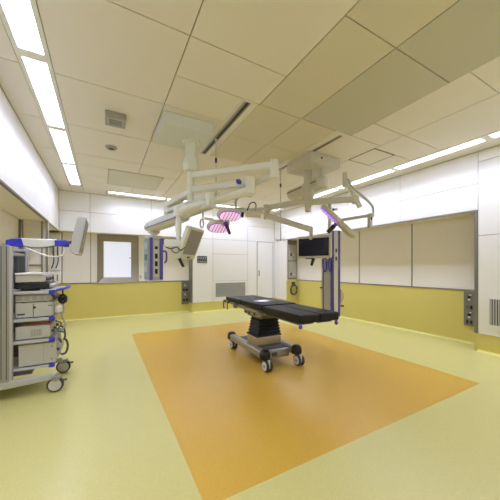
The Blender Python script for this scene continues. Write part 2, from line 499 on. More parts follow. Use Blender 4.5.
cove(((XR + .006, Y2), (XR + .006, YB), (-1, 0)), 'baseboard_right')
cove(((XL2, YF), (XL2, 5.96), (1, 0)), 'baseboard_left')

# lit frosted window in a splayed steel frame
wn = sroot('window_1', (.35, YB2, ZW))
x0, x1, z0, z1 = -0.115, 0.815, ZW + .005, ZS
i0, i1, j0, j1 = 0.015, 0.645, 1.01, 1.92
fr = MB()
yo, yi = YB2 - .022, YB2 + .055
O = [(x0, z0), (x1, z0), (x1, z1), (x0, z1)]
I = [(i0, j0), (i1, j0), (i1, j1), (i0, j1)]
vs = [(x, yo, z) for x, z in O] + [(x, yi - .012, z) for x, z in I] + [(x, yi + .02, z) for x, z in I] + [(x, yi + .02, z) for x, z in O]
fs = []
for k in range(4):
    l = (k + 1) % 4
    fs += [(k, l, 4+l, 4+k), (4+k, 4+l, 8+l, 8+k), (8+k, 8+l, 12+l, 12+k), (12+k, 12+l, l, k)]
fr.add(vs, fs).build('window_frame', M['satin'], wn)
MB().box((i0 - .01, yi - .008, j0 - .01), (i1 + .01, yi + .004, j1 + .01)).build('window_pane', M['window'], wn)
MB().box((x0 - .008, YB2 - .03, z0), (x0 + .006, YB2, z1)).box((x1 - .006, YB2 - .03, z0), (x1 + .006, YB2, z1)).box((x0, YB2 - .03, z1 - .015), (x1, YB2, z1)).build('window_edge', M['dsteel'], wn)
MB().cbox((.625, YB2 + .040, 1.51), (.045, .014, .03)).build('window_latch', M['lgrey'], wn)

# flush door in the back wall by the corner
dr = sroot('door_1', (4.57, YB, .2))
MB().box((4.285, YB - .004, .275), (4.865, YB + .015, ZS - .015)).build('door_panel', M['wall'], dr, bevel=.003)
b = MB()
b.box((4.272, YB - .008, .27), (4.283, YB + .01, ZS - .002)).box((4.867, YB - .008, .27), (4.878, YB + .01, ZS - .002)).box((4.272, YB - .008, ZS - .013), (4.878, YB + .01, ZS - .002))
b.build('door_frame', M['joint'], dr)
MB().bar((4.335, YB - .03, 1.0), (4.335, YB - .03, 1.17), .018, .012).cbox((4.335, YB - .015, 1.01), (.014, .03, .014)).cbox((4.335, YB - .015, 1.16), (.014, .03, .014)).build('door_handle', M['dgrey'], dr)

# ------------------------------------------------------------------ wall fittings
def grille(name, plane, pos, u0, u1, z0, z1, sgn, label, vertical, n, slat, back):
    loc = ((u0+u1)/2, pos, z0) if plane == 'y' else (pos, (u0+u1)/2, z0)
    t = thing(name, loc, label, 'vent')
    def bx(b, a0, a1, c0, c1, d0, d1):
        if plane == 'y': b.box((a0, pos + sgn*d0, c0), (a1, pos + sgn*d1, c1))
        else: b.box((pos + sgn*d0, a0, c0), (pos + sgn*d1, a1, c1))
    f = MB(); e = .03
    bx(f, u0 - e, u0, z0 - e, z1 + e, 0, .012); bx(f, u1, u1 + e, z0 - e, z1 + e, 0, .012)
    bx(f, u0, u1, z0 - e, z0, 0, .012); bx(f, u0, u1, z1, z1 + e, 0, .012)
    f.build('frame', M['wall'], t)
    bk = MB(); bx(bk, u0, u1, z0, z1, 0.0005, .002); bk.build('backing', M[back], t)
    s = MB()
    for k in range(n):
        if vertical:
            c = u0 + (k + .5) * (u1 - u0) / n; h_ = (u1 - u0) / n * .28
            bx(s, c - h_, c + h_, z0, z1, .003, .010)
        else:
            c = z0 + (k + .5) * (z1 - z0) / n; h_ = (z1 - z0) / n * .28
            bx(s, u0, u1, c - h_, c + h_, .003, .010)
    s.build('slats', M[slat], t)
grille('wall_vent', 'y', YB, 2.87, 3.85, .40, .81, -1, 'wide grey slatted return air vent low in the white back wall', False, 26, 'lgrey', 'dgrey')
grille('wall_vent', 'x', XR, 0.95, 1.72, .425, .80, -1, 'white wall vent with dark vertical slots, near the right edge beside the steel outlet plate', True, 26, 'lgrey', 'black')

t = thing('wall_controller', (2.465, YB, 1.39), 'small dark rectangular controller with buttons on the white back wall', 'wall controller')
MB().box((2.32, YB - .012, 1.395), (2.61, YB, 1.59)).build('housing', M['dgrey'], t, bevel=.003)
for k in range(4): MB().box((2.345 + k*.065, YB - .016, 1.50), (2.385 + k*.065, YB - .011, 1.56)).build('display', M['steel'], t)
for k in range(5): MB().box((2.345 + k*.052, YB - .016, 1.42), (2.375 + k*.052, YB - .011, 1.45)).build('button', M['lgrey'], t)

t = tag(MB().box((.85, YB2 - .008, .98), (.9, YB2, 1.06)).box((.862, YB2 - .012, 1.0), (.888, YB2 - .008, 1.04)).build('wall_switch', M['lgrey']),
        'small pale switch plate just right of the lit window', 'switch')

# steel outlet plates
def plate_part(t, b_fn): pass
t = thing('outlet_panel', (XR2, 2.12, .29), 'tall steel outlet plate on the yellow right wall beside the near steel jamb', 'outlet panel')
MB().box((XR2 - .02, 2.04, .29), (XR2, 2.2, .865)).build('plate', M['dsteel'], t, bevel=.003)
for zc, kind in ((.76, 'r'), (.60, 'p'), (.47, 'r'), (.355, 'p')):
    if kind == 'r':
        MB().cyl((XR2 - .035, 2.12, zc + .01), (XR2 - .018, 2.12, zc + .01), .02).build('socket', M['black'], t)
        MB().cyl((XR2 - .03, 2.12, zc - .035), (XR2 - .018, 2.12, zc - .035), .016).build('cap', M['white'], t)
        MB().box((XR2 - .03, 2.09, zc + .035), (XR2 - .018, 2.12, zc + .05)).build('tab', M['white'], t)
    else:
        for s in (-.027, .027):
            MB().box((XR2 - .026, 2.12 + s - .016, zc - .03), (XR2 - .018, 2.12 + s + .016, zc + .03)).build('socket', M['green'] if (zc > .5 and s > 0) else M['black'], t, bevel=.003)
t = thing('outlet_panel', (2.06, YB2, .21), 'steel outlet plate on the yellow back wall, left of the white block corner', 'outlet panel')
MB().box((1.955, YB2 - .03, .22), (2.165, YB2, .865)).build('plate', M['dsteel'], t, bevel=.004)
for zc, kind in ((.76, 'r'), (.63, 'p'), (.50, 'r'), (.34, 'p')):
    if kind == 'r':
        MB().cyl((2.06, YB2 - .05, zc), (2.06, YB2 - .028, zc), .035).build('socket', M['lgrey'], t)
        MB().cyl((2.075, YB2 - .06, zc + .01), (2.075, YB2 - .028, zc + .01), .016).build('socket', M['black'], t)
    else:
        for s in (-.04, .04):
            MB().box((2.06 + s - .026, YB2 - .038, zc - .035), (2.06 + s + .026, YB2 - .028, zc + .035)).build('socket', M['black'], t, bevel=.003)
t = thing('outlet_panel', (5.13, Y2, .9), 'tall grey green outlet panel in the far end of the right wall recess', 'outlet panel')
MB().box((4.955, Y2 - .02, .90), (5.305, Y2, ZS + .02)).build('plate', M['dsteel'], t, bevel=.003)
MB().box((4.975, Y2 - .026, 1.49), (5.285, Y2 - .018, 1.97)).build('cover', M['device2'], t, bevel=.003)
MB().box((4.975, Y2 - .026, .95), (5.285, Y2 - .018, 1.45)).build('cover', M['device2'], t, bevel=.003)
for zc in (1.66, 1.06):
    MB().box((5.05, Y2 - .04, zc - .04), (5.09, Y2 - .025, zc + .04)).build('socket', M['black'], t)
    MB().cyl((5.17, Y2 - .04, zc), (5.17, Y2 - .025, zc), .035).build('socket', M['beigeg'], t)
c = thing('cable_coil', (5.16, Y2 - .03, .5), 'dark coiled cable hanging on the yellow end of the right wall recess', 'cable')
b = MB()
pts = []
for k in range(34):
    a = k / 33 * math.pi * 2 * 2.6 + math.pi / 2
    rr = .115 + .02 * math.sin(k * 1.7)
    pts.append((5.16 + rr * math.cos(a) * 1.05, Y2 - .05 - .02 * (k / 33), .58 + rr * math.sin(a) * 1.25))
b.tube(pts, .012, sub=3); b.build('coil', M['dgrey'], c)
MB().box((5.12, Y2 - .07, .70), (5.20, Y2, .82)).build('holder', M['dgrey'], c, bevel=.004)

# service panel with hanging cords in the corner of the left niche
t = thing('service_panel', (-.96, YB2, 1.18), 'narrow cream wall panel with two slotted recesses in the left back corner', 'service panel')
MB().box((-1.06, YB2 - .05, 1.2), (-.865, YB2, ZS - .05)).build('housing', M['wall'], t, bevel=.004)
MB().box((-1.06, YB2 - .07, .89), (-.865, YB2, 1.17)).build('lower_box', M['wall'], t, bevel=.004)
for x in (-1.0, -.92):
    MB().box((x - .013, YB2 - .056, 1.55), (x + .013, YB2 - .049, 1.93)).build('slot', M['dsteel'], t)
    MB().box((x - .013, YB2 - .076, .95), (x + .013, YB2 - .069, 1.1)).build('slot', M['dsteel'], t)
for i, x in enumerate((-1.0, -.92)):
    tag(MB().tube([(x, YB2 - .062, 1.9), (x + .01, YB2 - .09, 1.6), (x + .015, YB2 - .09, 1.4), (x - .03, YB2 - .075, 1.24)], .011).build('cord', M['dgrey']),
        'dark cord hanging from the %s slot of the cream corner panel' % ('left' if i == 0 else 'right'), 'cord', 'cords in the left back corner')

# ------------------------------------------------------------------ ceiling fittings
t = thing('ceiling_vent', (.56, 5.81, H), 'large square grey mesh ceiling vent before the back wall lamp', 'ceiling vent')
b = MB(); x0, x1, y0, y1 = .09, 1.03, 5.335, 6.29
b.box((x0, y0, H - .006), (x1, y0 + .03, H + .01)).box((x0, y1 - .03, H - .006), (x1, y1, H + .01)).box((x0, y0, H - .006), (x0 + .03, y1, H + .01)).box((x1 - .03, y0, H - .006), (x1, y1, H + .01))
b.build('frame', M['beigeg'], t)
MB().box((x0 + .03, y0 + .03, H - .003), (x1 - .03, y1 - .03, H + .008)).build('mesh_screen', grid_mat('vent mesh', (210, 207, 192), (160, 156, 138), 60), t)
t = thing('access_hatch', (3.72, 2.78, H), 'square ceiling access hatch with a dark outline, near the right lamp row', 'hatch')
MB().box((3.495, 2.555, H - .001), (3.95, 3.005, H + .01)).build('cover', M['ceil'], t)
b = MB(); x0, x1, y0, y1 = 3.485, 3.96, 2.545, 3.015
b.box((x0, y0, H - .003), (x1, y0 + .01, H + .01)).box((x0, y1 - .01, H - .003), (x1, y1, H + .01)).box((x0, y0, H - .003), (x0 + .01, y1, H + .01)).box((x1 - .01, y0, H - .003), (x1, y1, H + .01))
b.build('frame', M['dsteel'], t)
t = thing('smoke_detector', (.105, 4.36, H), 'round grey smoke detector on the ceiling beside the left lamps', 'smoke detector')
MB().lathe((.105, 4.36), [(.05, H - .026), (.066, H - .02), (.072, H - .008), (.08, H - .006), (.08, H)]).build('body', M['grey'], t)
MB().lathe((.105, 4.36), [(.035, H - .03), (.045, H - .024)]).build('sensor', M['dgrey'], t)
t = thing('ceiling_speaker', (.125, 3.47, H), 'small grey box unit with a grille fixed to the ceiling near the left lamps', 'speaker')
MB().box((.02, 3.35, H - .055), (.235, 3.6, H)).build('housing', M['grey'], t, bevel=.006)
MB().box((.03, 3.343, H - .048), (.225, 3.352, H - .006)).build('front_grille', M['grey'], t)
MB().box((.045, 3.40, H - .057), (.21, 3.55, H - .054)).build('vent_plate', M['lgrey'], t)
b = MB()
for k in range(6): b.box((.06, 3.42 + k*.022, H - .0575), (.2, 3.432 + k*.022, H - .056))
b.build('louvre', M['dgrey'], t)
def track(x0, x1, y0, y1, label):
    t = thing('ceiling_track', ((x0+x1)/2, (y0+y1)/2, H), label, 'ceiling track')
    MB().box((x0, y0, H - .004), (x0 + .026, y1, H + .012)).box((x1 - .014, y0, H - .004), (x1, y1, H + .012)).build('rail', M['steel'], t)
    MB().box((x0 + .026, y0, H + .004), (x1 - .014, y1, H + .012)).build('slot', M['black'], t)
track(1.30, 1.38, 2.48, 3.93, 'long dark slotted track in the ceiling beside the left pendant mount')
track(2.727, 2.783, 2.51, 3.91, 'long dark slotted track in the ceiling beside the right pendant mount')
def iv_rod(x, y, zb, label):
    t = thing('infusion_rod', (x, y, zb), label, 'hanging rod', 'hanging rods in the ceiling tracks')
    MB().cyl((x, y, zb + .05), (x, y, H + .005), .007, n=12).cyl((x, y, H - .03), (x, y, H + .008), .016).build('rod', M['lgrey'], t)
    MB().cyl((x, y, H - .32), (x, y, H - .26), .016).build('slider', M['dgrey'], t)
    b = MB()
    b.cyl((x, y, zb + .03), (x, y, zb + .08), .014)
    for sx, sy in ((1, 0), (-1, 0), (0, 1), (0, -1)):
        b.tube([(x, y, zb + .05), (x + sx*.05, y + sy*.05, zb + .045), (x + sx*.09, y + sy*.09, zb + .03), (x + sx*.10, y + sy*.10, zb + .075)], .006, n=8, sub=4)
    b.build('hook', M['lgrey'], t)
iv_rod(1.345, 3.40, 2.18, 'short hanging rod with hooks, dropping from the left track behind the pendant arms')
iv_rod(2.755, 3.88, 1.70, 'long thin hanging rod with hooks, dropping from the right track before the back door')

# ------------------------------------------------------------------ left pendant (equipment boom)
def P3(*a): return Vector(a)
SL = (0.985, 3.365)
t = thing('ceiling_pendant', (SL[0], SL[1], H), 'ceiling pendant with white booms and a hanging service head with two blue stripes', 'ceiling pendant')
MB().box((.585, 3.05, 2.865), (1.175, 3.64, H)).build('mount_box', M['offw'], t, bevel=.008)
MB().lathe(SL, [(.105, 2.845), (.105, 2.87)]).build('flange', M['white'], t)
MB().lathe(SL, [(.068, 2.85), (.068, 2.69), (.095, 2.64), (.1, 2.60), (.104, 2.58), (.104, 2.56), (.098, 2.55), (.09, 2.49), (.07, 2.475)]).build('column', M['white'], t)
MB().lathe(SL, [(.05, 2.48), (.05, 2.40), (.046, 2.39), (.046, 2.30), (.054, 2.29), (.054, 2.20), (.042, 2.19), (.042, 2.10), (.03, 2.09)]).build('spindle', M['white'], t)
J1 = P3(.85, 4.10, 2.19)
MB().bar(P3(SL[0], SL[1], 2.215), J1, .10, .085, ch=.18).build('boom_arm', M['white'], t)
MB().cyl(J1 + P3(0, 0, .05), J1 - P3(0, 0, .13), .058).build('elbow_joint', M['white'], t)
J2 = P3(1.16, 2.95, 2.02)
MB().bar(J1 - P3(0, 0, .09), P3(1.12, 3.02, 2.10), .09, .06, ch=.18).build('boom_arm', M['offw'], t)
MB().cyl(P3(1.12, 3.02, 2.14), P3(1.12, 3.02, 2.0), .055).build('elbow_joint', M['white'], t)
HE = P3(.755, 4.90, 1.97)
AR0 = P3(1.13, 3.0, 2.0)
dv = (HE - AR0).normalized()
MID = HE + (AR0 - HE)*.62
MB().bar(MID, HE + dv*.02, .20, .16, .24, .17, ch=.26).build('boom_arm', M['offw'], t)
MB().bar(AR0 - dv*.03, MID + dv*.02, .09, .07, .12, .10, ch=.2).build('boom_link', M['offw'], t)
MB().bar(HE - dv*.12, HE + dv*.13, .245, .175, .20, .13, ch=.3).build('boom_end_cover', M['lgrey'], t, bevel=.01)
side = dv.cross(Vector((0, 0, 1))).normalized()
for s in (1, -1):
    MB().bar(MID + side*s*(.10 + .002) - P3(0, 0, .035), HE + side*s*(.12 + .002) - P3(0, 0, .035), .006, .014).build('stripe', M['stripe'], t)
# service head
hc = HE + P3(.02, -.03, 0)
MB().lathe((hc.x, hc.y), [(.045, 1.90), (.10, 1.89), (.10, 1.86), (.055, 1.83), (.055, 1.79), (.085, 1.77)]).build('swivel', M['offw'], t)
X = Matrix.Translation((hc.x, hc.y, 1.04)) @ Matrix.Rotation(math.radians(13), 4, 'Z')
hd = MB(X).box((-.125, -.10, 0), (.125, .10, .73)).build('service_head', M['lgrey'], t, bevel=.012)
MB(X).box((-.13, -.105, .73), (.13, .105, .75)).box((-.13, -.105, -.02), (.13, .105, 0)).build('end_cap', M['offw'], t, bevel=.006)
MB(X).box((-.118, -.112, .01), (-.065, -.098, .72)).build('stripe', M['stripe'], t, bevel=.003)
MB(X).box((.06, -.112, .01), (.118, -.098, .72)).build('stripe', M['stripe'], t, bevel=.003)
MB(X).box((-.137, -.09, .02), (-.123, .09, .71)).build('side_facet', M['teal'], t)
for k in range(3):
    MB(X).box((-.146, -.05, .14 + k*.2), (-.135, .05, .24 + k*.2)).build('gas_outlet', M['green'] if k == 1 else M['lgrey'], t)
MB(X).box((-.045, -.106, .06), (.04, -.098, .68)).build('socket_strip', M['offw'], t)
for z in (.11, .24, .37, .53):
    MB(X).box((-.025, -.112, z), (.02, -.104, z + (.085 if z < .5 else .05))).build('socket', M['black'], t)
MB(X).tube([(.12, -.09, .50), (.17, -.10, .50), (.185, -.10, .44), (.18, -.10, .34), (.15, -.10, .30)], .016).build('handle', M['stripe'], t)

# ------------------------------------------------------------------ left monitor on its own arm
t = thing('medical_monitor', (.84, 3.42, 1.4), 'white framed monitor with a grey screen, tilted sideways under the white pendant arms', 'monitor')
B0 = P3(1.512, 2.745, 2.26)
B1 = P3(1.495, 2.745, 2.16)
B2 = P3(.837, 3.40, 1.965)
MB().bar(P3(SL[0], SL[1], 2.25), B0, .075, .085, ch=.2).build('upper_arm', M['white'], t)
b2 = MB().bar(P3(1.44, 2.815, 2.302 - .012), P3(1.425, 2.835, 2.29), .079, .03)
MB().cyl(B0 + P3(0, 0, .06), B0 - P3(0, 0, .15), .058).build('elbow_joint', M['white'], t)
MB().bar(P3(1.37, 2.80, 2.253), P3(1.40, 2.77, 2.253), .083, .035).build('badge', M['blue'], t, label='small blue maker badge')
MB().bar(B1, B2, .10, .105, .10, .10, ch=.32).build('spring_arm', M['white'], t, bevel=.006)
MB().cyl(B2 + (B1-B2).normalized()*.0 + P3(0,0,.062), B2 - P3(0, 0, .062), .062).build('elbow_joint', M['white'], t)
MB().cyl(B2, P3(B2.x, B2.y, 1.60), .030).cyl(P3(B2.x, B2.y, 1.84), P3(B2.x, B2.y, 1.72), .038).build('drop_tube', M['white'], t)
bc = P3(B2.x, B2.y, 1.56) - RT * .06
MB(Matrix.Translation(bc) @ Matrix.Rotation(-YAW, 4, 'Z')).box((-.11, -.05, -.045), (.10, .05, .045)).build('bracket_box', M['white'], t, bevel=.008)
MB().tube([bc - RT*.10 + P3(0, 0, .03), bc - RT*.13 + P3(0, 0, .06), bc - RT*.12 - P3(0, 0, .02), bc - RT*.02 - FW*.07 - P3(0, 0, .07), bc + RT*.06 - FW*.07 - P3(0, 0, .05), bc + RT*.1 - FW*.06 - P3(0, 0, .09), bc + RT*.14 - P3(0,0,.05)], .008).build('cable', M['dgrey'], t)
MB().tube([bc - RT*.02 - P3(0, 0, .05), bc + RT*.0 - FW*.06 - P3(0, 0, .1), bc + RT*.06 - FW*.05 - P3(0, 0, .12), bc + RT*.1 - P3(0, 0, .06)], .006).build('cable', M['dgrey'], t)
u = (RT*.30 + FW*.954).normalized()
n0 = (RT*.954 - FW*.30).normalized()
tl = math.radians(22)
v = Vector((0, 0, 1))*math.cos(tl) + n0*math.sin(tl)
n = n0*math.cos(tl) - Vector((0, 0, 1))*math.sin(tl)
mc = FW*3.52 + RT*(-.768) + P3(0, 0, 1.572)
X = Matrix(((u.x, n.x, v.x, mc.x), (u.y, n.y, v.y, mc.y), (u.z, n.z, v.z, mc.z), (0, 0, 0, 1)))
MB(X).box((-.2, -.05, -.22), (.2, .012, .215)).build('housing', M['white'], t, bevel=.012)
MB(X).box((-.15, .010, -.15), (.16, .0165, .18)).build('screen', M['gscreen'], t)
MB(X).box((-.02, .010, -.20), (.04, .0165, -.18)).build('button', M['dgrey'], t)
MB(X).box((-.1, -.10, -.08), (.1, -.045, .1)).build('back_cover', M['white'], t, bevel=.01)
MB(X).box((-.04, -.115, .0), (.05, -.095, .08)).build('connector', M['green'], t)
hb = X @ Vector((-.17, -.02, -.2))
MB().cyl(hb, hb + RT*.065 - P3(0, 0, .13), .021, .017).build('handle', M['black'], t)
MB().bar(bc + RT*.06, mc - n*.06, .04, .05).build('mount_arm', M['offw'], t)

# ------------------------------------------------------------------ surgical light head (two lobed), local -Z is the lit side
def lobe(mbx, cx_, cy_, a, b_, z0, z1, k=.0, sc=1.0, n=32, pw=2.6):
    prof = [(.90, z1 + .0), (1.0, z1 - .3*(z1 - z0)), (1.0, z0 + .25*(z1 - z0)), (.93, z0)]
    vs, fs = [], []
    for s, z in prof:
        for i in range(n):
            th = 2*math.pi*i/n
            c, d = math.cos(th), math.sin(th)
            vs.append((cx_ + a*sc*s*math.copysign(abs(c)**(2/pw), c), cy_ + b_*sc*s*math.copysign(abs(d)**(2/pw), d), z))
    for j in range(len(prof) - 1):
        fs += [(j*n+i, j*n+(i+1) % n, (j+1)*n+(i+1) % n, (j+1)*n+i) for i in range(n)]
    fs += [tuple(range(n))[::-1], tuple(range((len(prof)-1)*n, len(prof)*n))]
    return mbx.add(vs, fs)
def light_head(t, X, lens, lobes, hr=.021):
    for q_, (cx_, cy_, a, b_) in enumerate(lobes):
        lit = lens is not M['lilac'] or q_ == 0
        hd = lobe(MB(X), cx_, cy_, a, b_, -.03, .03).build('lamp_housing', M['beigeg'], t)
        lobe(MB(X), cx_, cy_, a*.90, b_*.88, -.038, -.028).build('rim', M['violet'] if lit else M['beigeg'], t)
        lobe(MB(X), cx_, cy_, a*.84, b_*.78, -.044, -.030).build('lens', lens if lit else M['beigeg'], t)
        k = MB(X)
        nn = 6
        for i in range(1, nn):
            xx = cx_ - a*.8 + 1.6*a*i/nn
            hh = b_*.78*(1 - abs((xx - cx_)/(a*.84))**2.6)**(1/2.6)
            k.box((xx - .003, cy_ - hh, -.0465), (xx + .006, cy_ + hh, -.043))
        k.build('lens_ribs', M['mauve'] if lit else M['beigeg'], t)
    MB(X).cyl((0, 0, .045), (0, 0, -.05), .055).build('hub', M['beigeg'], t)
    MB(X).cyl((0, 0, -.05), (0, 0, -.085), .030, .026).build('handle_ring', M['purple'], t)
    MB(X).cyl((0, 0, -.085), (0, 0, -.22), hr, hr*.9).build('handle', M['black'], t)

def basis(o, xdir, down):
    z = -Vector(down).normalized()
    x = Vector(xdir); x = (x - z*x.dot(z)).normalized()
    y = z.cross(x)
    return Matrix(((x.x, y.x, z.x, o.x), (x.y, y.y, z.y, o.y), (x.z, y.z, z.z, o.z), (0, 0, 0, 1)))
def CD(px, py, d):     # point at camera-frame distance d
    return FW*d + RT*((px - 250)/267*d) + P3(0, 0, 1.25 + (268 - py)/267*d)

t = thing('surgical_light', (1.35, 3.02, 1.85), 'pink lit two lobed surgical light with a black handle, hanging from white arms', 'surgical light')
A1 = P3(1.72, 2.55, 2.43)
MB().bar(P3(SL[0], SL[1], 2.43), A1, .075, .08, ch=.2).build('upper_arm', M['white'], t)
MB().cyl(A1 + P3(0, 0, .055), A1 - P3(0, 0, .15), .05).build('elbow_joint', M['white'], t)
A2 = P3(1.59, 2.90, 2.27)
MB().bar(A1 - P3(0, 0, .11), A2, .055, .07, .05, .06, ch=.25).build('spring_arm', M['offw'], t)
MB().bar(A2 + P3(0, 0, .05), A2 - P3(0, 0, .14), .05, .035).build('joint_plate', M['beigeg'], t, bevel=.005)
lc = CD(224.5, 220.5, 3.35)
YK = CD(236, 209, 3.42)
MB().tube([A2 - P3(0, 0, .12), CD(247, 195, 3.42), CD(238, 198, 3.45), CD(235.5, 202, 3.44), YK], .015, sub=5).build('drop_tube', M['offw'], t)
MB().tube([CD(262, 208.5, 3.35), CD(248, 209.5, 3.38), YK, lc + P3(0, 0, .06)], .016, sub=4).build('yoke', M['beigeg'], t)
X = basis(lc, RT + FW*.66, P3(0, 0, -.80) - FW*.50 + RT*.33)
light_head(t, X, M['pink'], [(-.045, .108, .15, .092), (.02, -.108, .16, .095)])
ld = bpy.data.lights.new('surgical_beam', 'SPOT'); ld.energy = 9000; ld.spot_size = math.radians(11); ld.spot_blend = 1.0
ld.color = (.86, .78, 1.0); ld.shadow_soft_size = .05
lo = bpy.data.objects.new('surgical_beam', ld); COL.objects.link(lo)
src = lc + (P3(0, 0, -.80) - FW*.50 + RT*.33).normalized()*.26
tgt = P3(1.95, 3.17, .79)
lo.location = src; lo.rotation_euler = (tgt - src).to_track_quat('-Z', 'Y').to_euler()

# clamp ring on its own rod
t = thing('arm_clamp', (1.08, 3.17, 1.74), 'small grey hanging clamp loop on a thin rod below the left white arm', 'clamp')
q = CD(203, 211, 3.42)
MB().cyl(q + P3(0, 0, .03), q - P3(0, 0, .10), .012).build('rod', M['offw'], t)
c_ = CD(202, 223.5, 3.42)
b = MB()
ring = [c_ + RT*(.022*math.cos(a)) + P3(0, 0, .055*math.sin(a)) for a in [2*math.pi*k/20 for k in range(21)]]
b.tube(ring, .011, n=8, sub=1); b.build('loop', M['lgrey'], t)
MB().bar(CD(205, 218.5, 3.42), CD(214, 220, 3.38), .03, .03).build('arm', M['beigeg'], t)

# camera head
t = thing('surgical_camera', (1.66, 2.85, 1.9), 'beige camera head with a looping cable and black grip, right of the pink surgical light', 'camera head')
a_, b_ = CD(245.5, 214, 3.32), CD(261, 214.5, 3.32)
MB().bar(a_, b_, .10, .05, .11, .085, ch=.25).build('housing', M['beigeg'], t, bevel=.006)
MB().tube([CD(247, 211, 3.32), CD(250, 204, 3.32), CD(254, 202.3, 3.32), CD(256, 205, 3.32), CD(255.5, 210, 3.32)], .007).build('cable', M['dgrey'], t)
MB().cyl(CD(255.5, 211, 3.32), CD(255.5, 207.5, 3.32), .012).build('plug', M['lgrey'], t)
MB().cyl(CD(242.7, 212.5, 3.34), CD(242.2, 217.5, 3.34), .022, .012).build('grip', M['black'], t)
MB().bar(CD(240, 210.5, 3.34), CD(247, 212.5, 3.33), .03, .025).build('bracket', M['beigeg'], t)
MB().bar(CD(260, 212, 3.33), CD(263, 208, 3.34), .025, .03).build('bracket', M['beigeg'], t)

# ------------------------------------------------------------------ right pendant
SR = (2.95, 3.385)
t = thing('ceiling_pendant', (SR[0], SR[1], H), 'beige ceiling pendant column with a round ended horizontal housing behind it', 'ceiling pendant')
MB().box((2.70, 3.04, 2.835), (3.32, 3.62, H)).build('mount_box', M['beigeg'], t, bevel=.008)
MB().cyl((2.92, 3.045, 2.93), (2.92, 3.03, 2.93), .014).build('indicator', M['black'], t)
MB().lathe(SR, [(.07, 2.84), (.07, 2.65), (.098, 2.60), (.102, 2.45), (.10, 2.41), (.08, 2.38), (.055, 2.34)]).build('column', M['beigeg'], t)
MB().lathe(SR, [(.052, 2.36), (.052, 2.25), (.045, 2.24), (.045, 2.18), (.03, 2.17)]).build('spindle', M['beigeg'], t)
bp0, bp1 = P3(2.97, 3.86, 2.555), P3(3.04, 3.20, 2.60)
dv = (bp1 - bp0).normalized()
MB().bar(bp0, bp1, .20, .16, ch=.28).build('boom_housing', M['beigeg'], t, bevel=.008)
MB().cyl(bp1 + P3(0, 0, .085) + dv*.02, bp1 - P3(0, 0, .085) + dv*.02, .11, .10).build('boom_end', M['beigeg'], t, bevel=.02)
sd = dv.cross(Vector((0, 0, 1))).normalized()
for s in (1, -1):
    MB().bar(bp0 + sd*s*.102 + P3(0, 0, .02), bp1 + sd*s*.102 + P3(0, 0, .02), .006, .012).build('groove', M['dgrey'], t)
MB().cyl(P3(SR[0], SR[1], 2.62) , bp1 + (bp0-bp1)*.3, .03).build('bridge', M['beigeg'], t)
MB().cyl(bp1 + P3(0, 0, .08), P3(bp1.x, bp1.y, 2.84), .035).build('post', M['beigeg'], t)

# service column hanging from the right pendant
t = thing('service_column', (3.22, 3.14, .46), 'tall grey service column with blue edge stripes standing behind the foot of the operating table', 'service column')
cp = CD(333.5, 250, 4.35)
X = Matrix.Translation((cp.x, cp.y, 0)) @ Matrix.Rotation(math.radians(-34), 4, 'Z')
MB(X).cyl((-.06, .02, 1.84), (-.06, .02, 2.34), .030).build('drop_tube', M['beigeg'], t)
MB(X).box((-.035, -.08, .47), (.085, .08, 1.85)).build('column_body', M['lgrey'], t, bevel=.008)
for x0, x1 in ((-.037, -.012), (.056, .087)):
    MB(X).box((x0, -.084, .475), (x1, -.076, 1.845)).build('stripe', M['stripe'], t)
MB(X).box((-.006, -.083, .5), (.05, -.078, 1.83)).build('front_strip', M['white'], t)
for z in (1.50, 1.37):
    MB(X).box((.012, -.09, z), (.034, -.08, z + .06)).build('socket', M['dgrey'], t)
MB(X).box((-.18, -.07, .47), (-.045, .07, 1.40)).build('side_cabinet', M['device2'], t, bevel=.006)
for x0, x1 in ((-.185, -.167), (-.062, -.042)):
    MB(X).box((x0, -.075, .475), (x1, -.066, 1.395)).build('stripe', M['stripe'], t)
for x in (-.17, -.08):
    b = MB(X).tube([(x, -.07, 1.38), (x - .02, -.12, 1.37), (x - .02, -.13, 1.28), (x, -.12, 1.2), (x + .035, -.11, 1.22), (x + .04, -.10, 1.36)], .013, sub=4)
    b.build('handle', M['stripe'], t)
    MB(X).box((x - .01, -.10, 1.40), (x + .04, -.03, 1.45)).build('clamp', M['dgrey'], t)
MB(X).tube([(.085, 0, .72), (.13, -.02, .73), (.15, -.02, .80), (.13, -.02, .86)], .009).build('hook', M['lgrey'], t)
MB(X).cyl((.085, -.01, .64), (.16, -.02, .635), .014).build('valve', M['dgrey'], t)
MB(X).cyl((-.185, 0, .93), (-.215, -.01, .93), .012).build('valve', M['dgrey'], t)
MB(X).box((.085, -.03, .68), (.12, .02, .90)).build('rail', M['steel'], t)
MB().bar(P3(SR[0], SR[1], 2.33), P3(X @ Vector((-.06, .02, 0))).xyz.copy() if False else Vector(((X @ Vector((-.06, .02, 0))).x, (X @ Vector((-.06, .02, 0))).y, 2.33)), .07, .07).build('support_arm', M['beigeg'], t)

